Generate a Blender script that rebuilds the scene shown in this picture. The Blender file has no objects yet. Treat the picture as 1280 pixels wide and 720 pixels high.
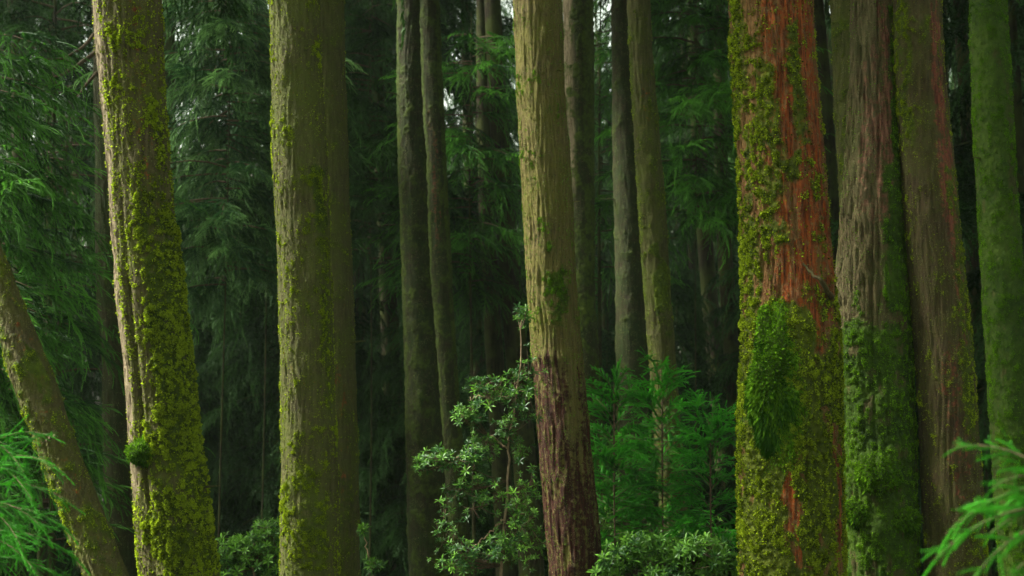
import bpy, math, random
import numpy as np
from mathutils import Vector, Matrix

C = bpy.context.scene.collection
F = 1280 * 50 / 36.0            # focal length in photo pixels
PITCH = math.radians(4.0)
CAM = np.array([0.0, 0.0, 1.6])
rng = np.random.default_rng(7)

# ------------------------------------------------------------------ helpers
def at(px, py, Y):
    """pixel of the photograph -> world point on the vertical plane y = Y; also depth/F scale"""
    u, v = (px - 640) / F, (360 - py) / F
    t = Y / (math.cos(PITCH) - v * math.sin(PITCH))
    return np.array([u * t, Y, CAM[2] + t * (math.sin(PITCH) + v * math.cos(PITCH))]), t / F

def ground_z(x, y):
    x = np.asarray(x, float); y = np.asarray(y, float)
    r = np.sqrt(x * x + y * y)
    z = -0.17 * np.clip(r - 4, 0, 26) + 0.24 * np.clip(y - 46, 0, 200)
    return z + 0.18 * np.sin(x * 0.31 + 1.3) * np.cos(y * 0.27) + 0.07 * np.sin(x * 1.1) * np.sin(y * 0.9 + 2)

def _hash(i, j, k, s):
    h = (i * 374761393 + j * 668265263 + k * 2147483647 + s * 1274126177) & 0xFFFFFFFF
    h = ((h ^ (h >> 13)) * 1103515245) & 0xFFFFFFFF
    h = ((h ^ (h >> 16)) * 2246822519) & 0xFFFFFFFF
    return h ^ (h >> 15)

def pn(x, y, z, s=0):
    """gradient noise, about -1..1"""
    xi, yi, zi = np.floor(x).astype(np.int64), np.floor(y).astype(np.int64), np.floor(z).astype(np.int64)
    fx, fy, fz = x - xi, y - yi, z - zi
    ux, uy, uz = fx*fx*fx*(fx*(fx*6-15)+10), fy*fy*fy*(fy*(fy*6-15)+10), fz*fz*fz*(fz*(fz*6-15)+10)
    out = 0
    for a in (0, 1):
        for b in (0, 1):
            for c in (0, 1):
                h = _hash(xi + a, yi + b, zi + c, s)
                g = ((h & 1023) / 511.5 - 1) * (fx - a) + (((h >> 10) & 1023) / 511.5 - 1) * (fy - b) + (((h >> 20) & 1023) / 511.5 - 1) * (fz - c)
                out = out + g * (ux if a else 1-ux) * (uy if b else 1-uy) * (uz if c else 1-uz)
    return out * 1.3

def sstep(a, b, x):
    t = np.clip((x - a) / (b - a), 0, 1)
    return t * t * (3 - 2 * t)

def mesh(name, V, Fc, mat, parent=None, smooth=True, attrs=None, loc=None):
    V = np.ascontiguousarray(V, dtype=np.float32); Fc = np.ascontiguousarray(Fc, dtype=np.int32)
    n, k = Fc.shape
    me = bpy.data.meshes.new(name)
    me.vertices.add(len(V)); me.vertices.foreach_set('co', V.ravel())
    me.loops.add(n * k); me.loops.foreach_set('vertex_index', Fc.ravel())
    me.polygons.add(n); me.polygons.foreach_set('loop_start', np.arange(0, n * k, k, dtype=np.int32))
    me.polygons.foreach_set('use_smooth', np.full(n, smooth, dtype=bool))
    for key, val in (attrs or {}).items():
        a = me.attributes.new(key, 'FLOAT', 'POINT'); a.data.foreach_set('value', np.ascontiguousarray(val, dtype=np.float32))
    me.update(calc_edges=True)
    me.materials.append(mat)
    o = bpy.data.objects.new(name, me); C.objects.link(o)
    if loc is not None: o.location = loc
    if parent is not None: o.parent = parent
    return o

def tag(o, label=None, cat=None, group=None, kind=None):
    if label: o['label'] = label
    if cat: o['category'] = cat
    if group: o['group'] = group
    if kind: o['kind'] = kind
    return o

def empty(name, loc, label, cat, group=None):
    o = bpy.data.objects.new(name, None); C.objects.link(o); o.location = tuple(loc)
    o.empty_display_size = 0.2
    return tag(o, label, cat, group)

# ------------------------------------------------------------------ materials
def newmat(name):
    m = bpy.data.materials.new(name); m.use_nodes = True
    nt = m.node_tree; nt.nodes.clear()
    return m, nt, nt.nodes, nt.links

def nmix(nt, fac, a, b):
    n = nt.nodes.new('ShaderNodeMix'); n.data_type = 'RGBA'
    for s, v in ((n.inputs[0], fac), (n.inputs[6], a), (n.inputs[7], b)):
        if isinstance(v, bpy.types.NodeSocket): nt.links.new(v, s)
        elif isinstance(v, tuple): s.default_value = (*v, 1)
        else: s.default_value = v
    return n.outputs[2]

def nmath(nt, op, a, b=0.0, clamp=False):
    n = nt.nodes.new('ShaderNodeMath'); n.operation = op; n.use_clamp = clamp
    for s, v in ((n.inputs[0], a), (n.inputs[1], b)):
        if isinstance(v, bpy.types.NodeSocket): nt.links.new(v, s)
        else: s.default_value = v
    return n.outputs[0]

def nnoise(nt, scale, detail=3, rough=.6, vec=None, stretch=None):
    tc = nt.nodes.new('ShaderNodeTexCoord'); src = tc.outputs['Object']
    if stretch:
        mp = nt.nodes.new('ShaderNodeMapping'); mp.inputs['Scale'].default_value = stretch
        nt.links.new(src, mp.inputs[0]); src = mp.outputs[0]
    n = nt.nodes.new('ShaderNodeTexNoise'); n.inputs['Scale'].default_value = scale
    n.inputs['Detail'].default_value = detail; n.inputs['Roughness'].default_value = rough
    nt.links.new(src, n.inputs['Vector'])
    return n.outputs['Fac']

def nramp(nt, fac, lo, hi):
    n = nt.nodes.new('ShaderNodeMapRange'); n.inputs[1].default_value = lo; n.inputs[2].default_value = hi
    nt.links.new(fac, n.inputs[0]); return n.outputs[0]

def nattr(nt, name):
    n = nt.nodes.new('ShaderNodeAttribute'); n.attribute_name = name; return n.outputs['Fac']

def bark_mat(name, bark1, bark2, film, moss1, moss2, stain1, stain2, filmamt=.5):
    """bark with an algae film, red rot stain (attribute) and moss (attribute)"""
    m, nt, N, L = newmat(name)
    fib = nnoise(nt, 1, 5, .65, stretch=(55, 55, 5))
    patch = nnoise(nt, 3.2, 4, .6)
    fine = nnoise(nt, 90, 3, .7)
    mid = nnoise(nt, 24, 4, .65)
    col = nmix(nt, nramp(nt, fib, .32, .68), bark1, bark2)
    ffac = nmath(nt, 'MULTIPLY', nramp(nt, nmath(nt, 'ADD', nmath(nt, 'MULTIPLY', patch, .6), nmath(nt, 'MULTIPLY', mid, .5)), .42, .66), filmamt, True)
    col = nmix(nt, ffac, col, film)
    st = nattr(nt, 'stain')
    scol = nmix(nt, nramp(nt, fib, .36, .62), stain1, stain2)
    col = nmix(nt, nmath(nt, 'MULTIPLY', nramp(nt, nmath(nt, 'ADD', st, nmath(nt, 'MULTIPLY', nmath(nt, 'SUBTRACT', mid, .5), 2.4)), .38, .75), 1.0, True), col, scol)
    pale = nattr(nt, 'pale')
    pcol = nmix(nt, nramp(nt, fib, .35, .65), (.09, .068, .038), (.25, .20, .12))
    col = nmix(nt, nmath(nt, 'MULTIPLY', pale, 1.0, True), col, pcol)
    spk = nnoise(nt, 130, 2, .5); spm = nnoise(nt, 11, 3, .6)
    sf = nmath(nt, 'MULTIPLY', nramp(nt, spk, .60, .68), nramp(nt, spm, .48, .60), True)
    col = nmix(nt, nmath(nt, 'MULTIPLY', sf, .75), col, (.24, .26, .085))
    pit = nmath(nt, 'MULTIPLY', nramp(nt, nnoise(nt, 75, 3, .6), .60, .70), .75, True)
    col = nmix(nt, pit, col, (.020, .016, .006))
    ms = nattr(nt, 'moss')
    mfac = nramp(nt, nmath(nt, 'ADD', ms, nmath(nt, 'MULTIPLY', nmath(nt, 'SUBTRACT', fine, .5), .7)), .38, .62)
    mcol = nmix(nt, nramp(nt, nmath(nt, 'ADD', nmath(nt, 'MULTIPLY', mid, .55), nmath(nt, 'MULTIPLY', patch, .5)), .36, .66), moss1, moss2)
    col = nmix(nt, nmath(nt, 'MULTIPLY', mfac, 1.0, True), col, mcol)
    b = N.new('ShaderNodeBsdfPrincipled'); b.inputs['Roughness'].default_value = .78
    b.inputs['Specular IOR Level'].default_value = .13
    L.new(col, b.inputs['Base Color'])
    bp = N.new('ShaderNodeBump'); bp.inputs['Strength'].default_value = 1.0; bp.inputs['Distance'].default_value = .025
    hgt = nmath(nt, 'ADD', nmath(nt, 'MULTIPLY', fib, .7), nmath(nt, 'MULTIPLY', fine, .6))
    L.new(hgt, bp.inputs['Height']); L.new(bp.outputs[0], b.inputs['Normal'])
    o = N.new('ShaderNodeOutputMaterial'); L.new(b.outputs[0], o.inputs[0])
    return m

def leaf_mat(name, c1, c2, rough=.5, trans=.35, spec=.4):
    m, nt, N, L = newmat(name)
    t = nattr(nt, 'tint')
    oi = N.new('ShaderNodeObjectInfo')
    nz = nnoise(nt, 1.7, 3, .6)
    f = nmath(nt, 'ADD', nmath(nt, 'MULTIPLY', t, .8), nmath(nt, 'MULTIPLY', nmath(nt, 'SUBTRACT', nz, .5), .9))
    f = nmath(nt, 'ADD', f, nmath(nt, 'MULTIPLY', nmath(nt, 'SUBTRACT', oi.outputs['Random'], .5), .25), True)
    col = nmix(nt, f, c1, c2)
    b = N.new('ShaderNodeBsdfPrincipled'); b.inputs['Roughness'].default_value = rough
    b.inputs['Specular IOR Level'].default_value = spec
    L.new(col, b.inputs['Base Color'])
    tr = N.new('ShaderNodeBsdfTranslucent'); L.new(col, tr.inputs[0])
    mx = N.new('ShaderNodeMixShader'); mx.inputs[0].default_value = trans
    L.new(b.outputs[0], mx.inputs[1]); L.new(tr.outputs[0], mx.inputs[2])
    o = N.new('ShaderNodeOutputMaterial'); L.new(mx.outputs[0], o.inputs[0])
    return m

def plain_bark(name, c1, c2, scale=(30, 30, 3), moss=None):
    m, nt, N, L = newmat(name)
    fib = nnoise(nt, 1, 4, .6, stretch=scale)
    col = nmix(nt, nramp(nt, fib, .35, .65), c1, c2)
    if moss:
        col = nmix(nt, nramp(nt, nnoise(nt, 2.2, 5, .65), .42, .58), col, moss)
    b = N.new('ShaderNodeBsdfPrincipled'); b.inputs['Roughness'].default_value = .85
    b.inputs['Specular IOR Level'].default_value = .1
    L.new(col, b.inputs['Base Color'])
    bp = N.new('ShaderNodeBump'); bp.inputs['Strength'].default_value = .7; bp.inputs['Distance'].default_value = .02
    L.new(fib, bp.inputs['Height']); L.new(bp.outputs[0], b.inputs['Normal'])
    o = N.new('ShaderNodeOutputMaterial'); L.new(b.outputs[0], o.inputs[0])
    return m

YM1, YM2 = (.014, .026, .002), (.070, .100, .005)       # yellow green moss
GM1, GM2 = (.009, .024, .002), (.050, .095, .006)      # deep green moss
RED1, RED2 = (.055, .014, .007), (.27, .070, .020)
MB = {
 'grey':  bark_mat('bark_grey_olive', (.030, .024, .011), (.115, .090, .042), (.072, .078, .013), YM1, YM2, RED1, RED2, .9),
 'olive': bark_mat('bark_olive', (.026, .023, .009), (.100, .088, .034), (.066, .080, .012), YM1, YM2, RED1, RED2, .95),
 'brown': bark_mat('bark_brown', (.024, .016, .008), (.085, .056, .027), (.052, .056, .010), YM1, YM2, (.055, .016, .012), (.20, .060, .035), .8),
 'tan':   bark_mat('bark_tan', (.036, .027, .010), (.150, .115, .042), (.098, .096, .014), GM1, YM2, (.018, .006, .004), (.050, .016, .009), .8),
 'red':   bark_mat('bark_red', (.065, .026, .012), (.21, .090, .035), (.140, .105, .026), YM1, (.085, .105, .007), (.036, .009, .004), (.27, .060, .011), .45),
 'moss':  bark_mat('bark_mossy', (.035, .026, .012), (.140, .098, .046), (.050, .062, .012), GM1, GM2, RED1, (.24, .11, .07), .8),
 'velvet': bark_mat('bark_velvet_moss', (.03, .03, .01), (.10, .09, .03), (.05, .075, .012), (.014, .036, .004), (.055, .095, .008), RED1, RED2, .9),
}
MB['shade'] = bark_mat('bark_shade_dark', (.014, .010, .005), (.038, .030, .012), (.018, .040, .005), (.012, .024, .003), (.060, .085, .008), RED1, (.11, .04, .02), .7)  # darker bark copy, shade on the rear trunks put into the colour
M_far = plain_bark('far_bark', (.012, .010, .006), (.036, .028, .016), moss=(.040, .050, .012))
M_twig = plain_bark('twig_bark', (.03, .022, .012), (.09, .065, .036), (60, 60, 20))
M_stem = plain_bark('shrub_stem_bark', (.12, .085, .05), (.30, .22, .13), (80, 80, 20))
M_cedar = leaf_mat('cedar_needles', (.008, .036, .005), (.085, .27, .022), .6, .35, .10)
M_cedar_mistlit = leaf_mat('cedar_needles_mist_glow', (.015, .048, .014), (.14, .29, .070), .6, .4, .08)  # paler needle copy, glow of lit mist put into the colour
M_cedar_bright = leaf_mat('cedar_needles_fresh', (.007, .055, .005), (.050, .31, .012), .6, .4, .12)
M_cedar_shade = leaf_mat('cedar_needles_shaded', (.005, .019, .003), (.036, .100, .016), .6, .3, .08)  # darker needle copy, background gloom put into the colour
M_broad = leaf_mat('glossy_leaves', (.012, .055, .007), (.13, .31, .022), .45, .3, .22)
M_tuft = leaf_mat('moss_tufts', (.020, .036, .003), (.36, .48, .018), .95, .3, .04)
M_tuft_g = leaf_mat('moss_tufts_green', (.014, .050, .003), (.17, .36, .012), .95, .3, .04)

# ------------------------------------------------------------------ tubes
def tube(pts, rad, seg=6):
    pts = np.asarray(pts, float); rad = np.asarray(rad, float); n = len(pts)
    T = np.gradient(pts, axis=0); T /= np.linalg.norm(T, axis=1)[:, None] + 1e-9
    ref = np.array([0.3, 1, 0.1]); A = np.cross(T, ref); A /= np.linalg.norm(A, axis=1)[:, None] + 1e-9
    B = np.cross(T, A); th = np.linspace(0, 2*np.pi, seg, endpoint=False)
    V = pts[:, None] + rad[:, None, None] * (np.cos(th)[None, :, None] * A[:, None] + np.sin(th)[None, :, None] * B[:, None])
    i = np.arange(n - 1)[:, None] * seg; j = np.arange(seg)[None]; k = (j + 1) % seg
    Q = np.stack([i + j, i + k, i + seg + k, i + seg + j], -1).reshape(-1, 4)
    return V.reshape(-1, 3), Q

def join(parts):
    Vs, Fs, n = [], [], 0
    for V, Q in parts:
        Vs.append(V); Fs.append(Q + n); n += len(V)
    return np.concatenate(Vs), np.concatenate(Fs)

# ------------------------------------------------------------------ foliage templates  (V, T, tint)
def sprig(L, step, nl, nw, curve, r, naz=3, flat=False):
    n = max(3, int(L / step)); V = []; TI = []
    az = r.uniform(0, 6.28)
    for i in range(n):
        t = (i + .5) / n; p = np.array([L*t, 0, -curve*L*t*t]); tg = np.array([1, 0, -2*curve*t]); tg /= np.linalg.norm(tg)
        for a in range(naz):
            az += 2.4 + r.uniform(-.3, .3)
            if flat: az = (0 if a % 2 else math.pi) + r.normal(0, .35)
            side = np.array([0, math.cos(az), math.sin(az) * .8])
            d = tg * .8 + side * .62; q = np.cross(d, side + np.array([0, .3, .4])); q /= np.linalg.norm(q)
            l = nl * (1 - .45*t) * r.uniform(.8, 1.15)
            V += [p - q*nw/2, p + q*nw/2, p + d*l]; TI += [t*.6, t*.6, t*.6 + .3]
    for i in range(4):
        t0, t1 = i/4, (i+1)/4
        p0 = np.array([L*t0, 0, -curve*L*t0*t0]); p1 = np.array([L*t1, 0, -curve*L*t1*t1]); w = nw * .55
        V += [p0 + [0, w, 0], p0 - [0, w, 0], p1]; TI += [.3]*3
    V = np.array(V); return V, np.arange(len(V)).reshape(-1, 3), np.array(TI)

def place(tmpl, R, s, t, dt=None):
    """many copies of one template: R (n,3,3), s (n,), t (n,3)"""
    V, T, ti = tmpl; n = len(s)
    W = np.einsum('nij,vj->nvi', R, V) * s[:, None, None] + t[:, None]
    TT = T[None] + (np.arange(n) * len(V))[:, None, None]
    tt = np.broadcast_to(ti, (n, len(V))) + (0 if dt is None else dt[:, None])
    return W.reshape(-1, 3), TT.reshape(-1, 3), tt.reshape(-1)

def merge(ls):
    n = 0; Vs, Ts, ti = [], [], []
    for V, T, t in ls:
        Vs.append(V); Ts.append(T + n); ti.append(t); n += len(V)
    return np.concatenate(Vs), np.concatenate(Ts), np.concatenate(ti)

def frames(f, roll=None, up=(0, 0, 1)):
    """x axis = f, z axis close to up"""
    f = f / np.linalg.norm(f, axis=1)[:, None]
    y = np.cross(np.broadcast_to(np.array(up, float), f.shape), f); y /= np.linalg.norm(y, axis=1)[:, None] + 1e-6
    z = np.cross(f, y)
    if roll is not None:
        c, s = np.cos(roll)[:, None], np.sin(roll)[:, None]
        y, z = c*y + s*z, -s*y + c*z
    return np.stack([f, y, z], -1)

def frond(L, r, sprigs, gap=.045, sl=.26, droop=.5):
    out = []; n = int(L / gap); fs, ps, ss, ro = [], [], [], []
    for i in range(n):
        t = .12 + .88 * (i + r.uniform(-.3, .3)) / n; t = min(max(t, .05), 1)
        p = [L*t*(1-.15*droop*t), 0, -droop*L*t*t*.75]
        a = (1.05 - .75*t) * (1 if i % 2 else -1) + r.normal(0, .12)
        fs.append([math.cos(a), math.sin(a), -.12 - droop*t*.9 + r.normal(0, .15)]); ps.append(p)
        ss.append(sl * (1.05 - .62*t) * r.uniform(.75, 1.2)); ro.append(r.normal(0, .3))
    fs.append([1, 0, -1.2*droop]); ps.append([L*(1-.15*droop), 0, -droop*L*.75]); ss.append(sl*.5); ro.append(0)
    fs, ps, ss, ro = map(np.array, (fs, ps, ss, ro))
    tts = np.clip(ps[:, 0] / L, 0, 1) * .6 - .25
    R = frames(fs, ro); which = r.integers(0, len(sprigs), len(ss))
    for k in range(len(sprigs)):
        m = which == k
        if m.any(): out.append(place(sprigs[k], R[m], ss[m], ps[m], tts[m]))
    ts = np.linspace(0, 1, 6); pts = np.stack([L*ts*(1-.15*droop*ts), 0*ts, -droop*L*ts*ts*.75], 1)
    V, Q = tube(pts, .006*L*(1.1 - ts), 3)
    T = np.concatenate([Q[:, [0, 1, 2]], Q[:, [0, 2, 3]]])
    out.append((V, T, np.full(len(V), .1)))
    return merge(out)

r0 = np.random.default_rng(3)
# sprigs have unit length; needle sizes are relative to it
SP = {
 'near': [sprig(1, .028, .075, .014, c, r0) for c in (.2, .35, .5)],
 'mid':  [sprig(1, .055, .20, .055, c, r0, 2, True) for c in (.12, .25, .4, .6)],
 'far':  [sprig(1, .12, .26, .10, c, r0, 2) for c in (.25, .5)],
}
FR = {
 'near': [frond(l, r0, SP['near'], .035, .20, d) for l, d in ((.7, .35), (.8, .5), (.6, .25))],
 'mid':  [frond(l, r0, SP['mid'], .075, .33, d) for l, d in ((.9, .25), (1.0, .55), (.75, .15), (.9, .9))],
 'far':  [frond(l, r0, SP['far'], .09, .42, d) for l, d in ((1.0, .6), (1.1, .9), (.9, 1.2))],
}

def limbs_tree(r, H, z0, z1, nl, len0, len1, lod, fs, per=5, droop=.15, azf=None, start=.25):
    """limbs carrying fronds; returns (branches V,Q), (foliage V,T,tint) around the origin"""
    br, P, Fd, S = [], [], [], []
    for i in range(nl):
        k = (i + r.uniform(0, 1)) / nl; z = z0 + (z1 - z0) * k
        az = r.uniform(0, 2*np.pi) if azf is None else azf(r)
        L = (len0 + (len1 - len0) * k) * r.uniform(.75, 1.2)
        ts = np.linspace(0, 1, 6); up = r.uniform(-.05, .35)
        d = np.array([math.cos(az), math.sin(az)])
        pts = np.stack([d[0]*L*ts, d[1]*L*ts, z + L*(up*ts - (up + droop)*ts*ts)], 1)
        br.append(tube(pts, (.004 + .008*L) * (1.08 - ts), 4))
        n = max(2, int(per * L))
        for j in range(n):
            t = start + (1-start) * (j + r.uniform(0, 1)) / n
            p = np.array([np.interp(t, ts, pts[:, c]) for c in range(3)])
            a2 = az + r.choice([-1, 1]) * r.uniform(.2, 1.1) * (1.1 - .8*t)
            P.append(p); Fd.append([math.cos(a2), math.sin(a2), r.uniform(-.25, .25) - .15]); S.append(fs * r.uniform(.65, 1.15))
    P, Fd, S = np.array(P), np.array(Fd), np.array(S)
    R = frames(Fd, r.normal(0, .25, len(S))); w = r.integers(0, len(FR[lod]), len(S)); dt = r.normal(0, .2, len(S))
    fol = merge([place(FR[lod][k], R[w == k], S[w == k], P[w == k], dt[w == k]) for k in range(len(FR[lod])) if (w == k).any()])
    return join(br), fol

# ------------------------------------------------------------------ the ground
xs = np.concatenate([np.linspace(-260, -42, 30), np.linspace(-40, 40, 200), np.linspace(42, 260, 30)])
ys = np.concatenate([np.linspace(-160, -12, 14), np.linspace(-10, 70, 220), np.linspace(73, 330, 50)])
X, Y = np.meshgrid(xs, ys)
Z = ground_z(X, Y) + .05 * pn(X*1.3, Y*1.3, X*0, 5) + .03 * pn(X*4, Y*4, X*0, 6)
nx, ny = len(xs), len(ys)
i = np.arange(ny-1)[:, None]*nx + np.arange(nx-1)[None]
Q = np.stack([i, i+1, i+nx+1, i+nx], -1).reshape(-1, 4)
m, nt, N, L = newmat('forest_floor')
a = nnoise(nt, 9, 6, .7); b_ = nnoise(nt, .8, 4, .6)
col = nmix(nt, nramp(nt, a, .35, .65), (.012, .009, .005), (.036, .026, .014))
col = nmix(nt, nramp(nt, b_, .45, .6), col, (.012, .026, .006))
b = N.new('ShaderNodeBsdfPrincipled'); b.inputs['Roughness'].default_value = .9; L.new(col, b.inputs[0])
bp = N.new('ShaderNodeBump'); bp.inputs['Distance'].default_value = .05; L.new(a, bp.inputs['Height']); L.new(bp.outputs[0], b.inputs['Normal'])
o = N.new('ShaderNodeOutputMaterial'); L.new(b.outputs[0], o.inputs[0])
tag(mesh('ground', np.stack([X.ravel(), Y.ravel(), Z.ravel()], 1), Q, m), kind='structure')

# ------------------------------------------------------------------ crowns shared by the front trees (above the frame)
crowns = []
for k in range(3):
    r = np.random.default_rng(40 + k)
    (bv, bq), (fv, ft, fti) = limbs_tree(r, 18, 0, 9, 44, 2.5, .8, 'far', 1.3, 5, .25)
    crowns.append((bv, bq, fv, ft, fti))
crown_me = []

def add_crown(root, xyz, k, s=1.0, rz=0.0):
    if len(crown_me) <= k:
        bv, bq, fv, ft, fti = crowns[k]
        br = mesh('branch', bv, bq, M_far); fo = mesh('crown', fv, ft, M_cedar_shade, smooth=False, attrs={'tint': fti})
        crown_me.append((br.data, fo.data)); pair = (br, fo)
    else:
        pair = tuple(bpy.data.objects.new(n, d) for n, d in zip(('branch', 'crown'), crown_me[k]))
        for o in pair: C.objects.link(o)
    for o in pair:
        o.parent = root; o.location = tuple(np.array(xyz) - np.array(root.location)); o.rotation_euler = (0, 0, rz); o.scale = (s, s, s)

# ------------------------------------------------------------------ the traced front trunks
def band(py, u, spec):
    """soft boxes in (py, u) -> mask"""
    m = np.zeros_like(py)
    for (y0, y1, u0, u1, amt, *soft) in spec:
        sy, su = (soft + [25, .18])[:2] if len(soft) >= 2 else (28, .2)
        k = sstep(y0 - sy, y0 + sy, py) * (1 - sstep(y1 - sy, y1 + sy, py)) * sstep(u0 - su, u0 + su, u) * (1 - sstep(u1 - su, u1 + su, u))
        m = np.maximum(m, k * amt) if amt > 0 else m * (1 + k * amt)
    return m

def trunk(label, prof, d, mat, name='cedar_tree', cat='tree', group=None, H=17, flakes=9000, stw=60, res=.0085, moss=(), moss0=0.0, stain=(), pale=(),
          bulge=(), fib=.010, lump=.014, tufts=0, tuftmat=None, tuftsize=.015, seed=0, crown=0, rough=1.0, flare=True, crown_z=9.5, lumpf=30):
    prof = sorted(prof); ys_ = np.array([p[0] for p in prof], float)
    pz, cx, rr = [], [], []
    yy = np.linspace(min(ys_[0], -60), max(ys_[-1], 760), 60)
    xl = np.interp(yy, ys_, [p[1] for p in prof]); xr = np.interp(yy, ys_, [p[2] for p in prof])
    # linear continuation outside the traced rows
    def ext(vals, side):
        a, b = (0, 1) if side else (-1, -2)
        return (vals[b] - vals[a]) / (ys_[b] - ys_[a])
    vl, vr = [p[1] for p in prof], [p[2] for p in prof]
    top = yy < ys_[0]; bot = yy > ys_[-1]
    xl[top] += (yy[top] - ys_[0]) * ext(vl, 1); xr[top] += (yy[top] - ys_[0]) * ext(vr, 1)
    xl[bot] += (yy[bot] - ys_[-1]) * ext(vl, 0); xr[bot] += (yy[bot] - ys_[-1]) * ext(vr, 0)
    ker = np.hanning(9); ker /= ker.sum()
    sm = lambda v: np.convolve(np.pad(v, 4, mode='reflect', reflect_type='odd'), ker, 'valid')
    xl, xr = sm(xl), sm(xr)
    for q in range(len(yy)):
        p, sc = at((xl[q] + xr[q]) / 2, yy[q], d); pz.append(p[2]); cx.append(p[0]); rr.append((xr[q] - xl[q]) / 2 * sc)
    pz, cx, rr = (np.array(v)[::-1] for v in (pz, cx, rr))      # ascending z
    zb, zt = pz[0], pz[-1]
    sl_t = (cx[-1] - cx[-12]) / (pz[-1] - pz[-12]); sl_b = (cx[8] - cx[0]) / (pz[8] - pz[0])
    xb = cx[0]
    for _ in range(4):
        gz = float(ground_z(xb, d)); hb = zb - gz; xb = cx[0] - sl_b * .7 * hb
    gz -= .15
    z = np.concatenate([np.arange(gz, zb, .035), np.arange(zb, zt, res), zt + np.linspace(0, 1, 40)**1.3 * (H - zt)])
    XC = np.interp(z, pz, cx); RR = np.interp(z, pz, rr)
    lo, hi = z < zb, z > zt
    XC[lo] = cx[0] - sl_b * .7 * (zb - z[lo]); RR[lo] = rr[0] * (1 + (.25 if flare else .05) * ((zb - z[lo]) / max(.3, zb - gz))**2)
    h = z[hi] - zt; XC[hi] = cx[-1] + sl_t * 2.5 * (1 - np.exp(-h / 2.5)); RR[hi] = rr[-1] * (1 - .82 * h / (H - zt))
    seg = int(np.clip(2*np.pi*rr.mean() / res, 24, 260))
    # fine angles only where the camera side shows them; still closed all round
    th = np.linspace(0, 2*np.pi, seg, endpoint=False)
    TH, ZZ = np.meshgrid(th, z); RG = np.repeat(RR[:, None], seg, 1); XG = np.repeat(XC[:, None], seg, 1)
    u = np.sin(TH); front = np.cos(TH)
    # rows -> photo rows
    t_ = d; dz = ZZ - CAM[2]
    vv = (dz*math.cos(PITCH) - d*math.sin(PITCH)) / (d*math.cos(PITCH) + dz*math.sin(PITCH))
    PY = 360 - vv * F
    so = seed * 17.3
    cxn, syn = np.sin(TH) * RG, -np.cos(TH) * RG
    nz = ZZ
    warp = pn(cxn*3 + so, syn*3, nz*2.0, seed) * .5
    low = pn(cxn*1.6 + so, syn*1.6, nz*.8, seed + 1)
    f1 = pn(cxn*26 + warp*2 + so, syn*26 + warp, nz*3.0, seed + 2)
    f2 = pn(cxn*48 + warp*3, syn*48 + so, nz*5.5, seed + 3)
    ridge = 1 - np.abs(f1) * 3.0; fib = fib * 1.6
    l1 = pn(cxn*lumpf, syn*lumpf + so, nz*lumpf*.8, seed + 4)
    l2 = pn(cxn*lumpf*2.1 + so, syn*lumpf*2.1, nz*lumpf*1.9, seed + 5)
    mid = pn(cxn*7 + so, syn*7, nz*5, seed + 6)
    wu = u + .22*mid + .1*l1; wp = PY + 45*mid + 25*low
    ms = np.clip(moss0 + .55*mid*(.4 + moss0) + .35*l1*(.3 + moss0), 0, 1)
    ms = np.maximum(ms, np.clip(band(wp, wu, [b for b in moss if b[4] > 0]) * (1 + .5*l1 + .35*mid), 0, 1.2))
    for b in moss:
        if b[4] < 0: ms = ms * (1 - band(wp, wu, [(*b[:4], -b[4], *b[5:])]))
    st = np.clip(band(wp*(stw > 50) + PY*(stw <= 50) + stw*f1, wu, stain), 0, 1) * np.clip(.8 + .8*f1, 0, 1) if stain else np.zeros_like(ms)
    pl = np.clip(band(wp, u + .07*f1, pale), 0, 1) if pale else np.zeros_like(ms)
    gap_ = pn(cxn*9 + so, syn*9, nz*6.5, seed + 9); ms = ms * (1 - .5*sstep(.12, .42, gap_)) if mat != 'velvet' else ms * (1 - .25*sstep(.12, .42, gap_))
    mm = sstep(.3, .62, ms)
    disp = (fib * (ridge*.55 + f2*.45) * (1 - .55*mm) + .02*low + .008*mid) * rough
    disp += mm * (lump*.55 + lump*(l1 + .55*l2)) + (1-mm) * .0025 * l2
    for (by, bu, sy, su, hgt, *pw) in bulge:
        e = np.exp(-(((PY - by)/sy)**2) - ((np.arcsin(np.clip(u, -1, 1)) - math.asin(bu)) / su)**2) * (front > -.3)
        disp += hgt * e * (1 + .25*l1)
    # fluting towards the root
    gf = np.clip(1 - (ZZ - gz) / 1.6, 0, 1)**2
    disp += gf * .05 * np.sin(TH*5 + so) * (1 if flare else 0)
    R2 = RG + disp
    V = np.stack([XG + u*R2, d - np.cos(TH)*R2, ZZ], -1)
    base = np.array([XC[0], d, gz + .15])
    nr = len(z); i = np.arange(nr-1)[:, None]*seg; j = np.arange(seg)[None]; k = (j+1) % seg
    Qd = np.stack([i+j, i+k, i+seg+k, i+seg+j], -1).reshape(-1, 4)
    root = empty(name, base, label, cat, group)
    mesh('trunk', V.reshape(-1, 3) - base, Qd, MB[mat], root, attrs={'moss': ms.ravel(), 'stain': st.ravel(), 'pale': pl.ravel()})
    if flakes:
        r = np.random.default_rng(seed + 500); n = flakes
        w = ((1.02 - np.clip(mm, 0, 1)) * (front > -.3) * ((PY > -40) & (PY < 760)) * (.3 + np.clip(ridge, 0, 1))).astype(float) * RG * np.gradient(z)[:, None]
        idx = r.choice(w.size, n, p=w.ravel() / w.sum()); P = V.reshape(-1, 3)[idx] - base
        nn = np.stack([u.ravel()[idx], -np.cos(TH).ravel()[idx], 0*idx], 1); tg = np.stack([np.cos(TH).ravel()[idx], u.ravel()[idx], 0*idx], 1)
        ln = r.gamma(2.2, .013, n)[:, None] + .008; wd = r.uniform(.0018, .0065, n)[:, None]; dn = np.array([0, 0, -1.0]) + tg * r.normal(0, .10, (n, 1))
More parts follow.
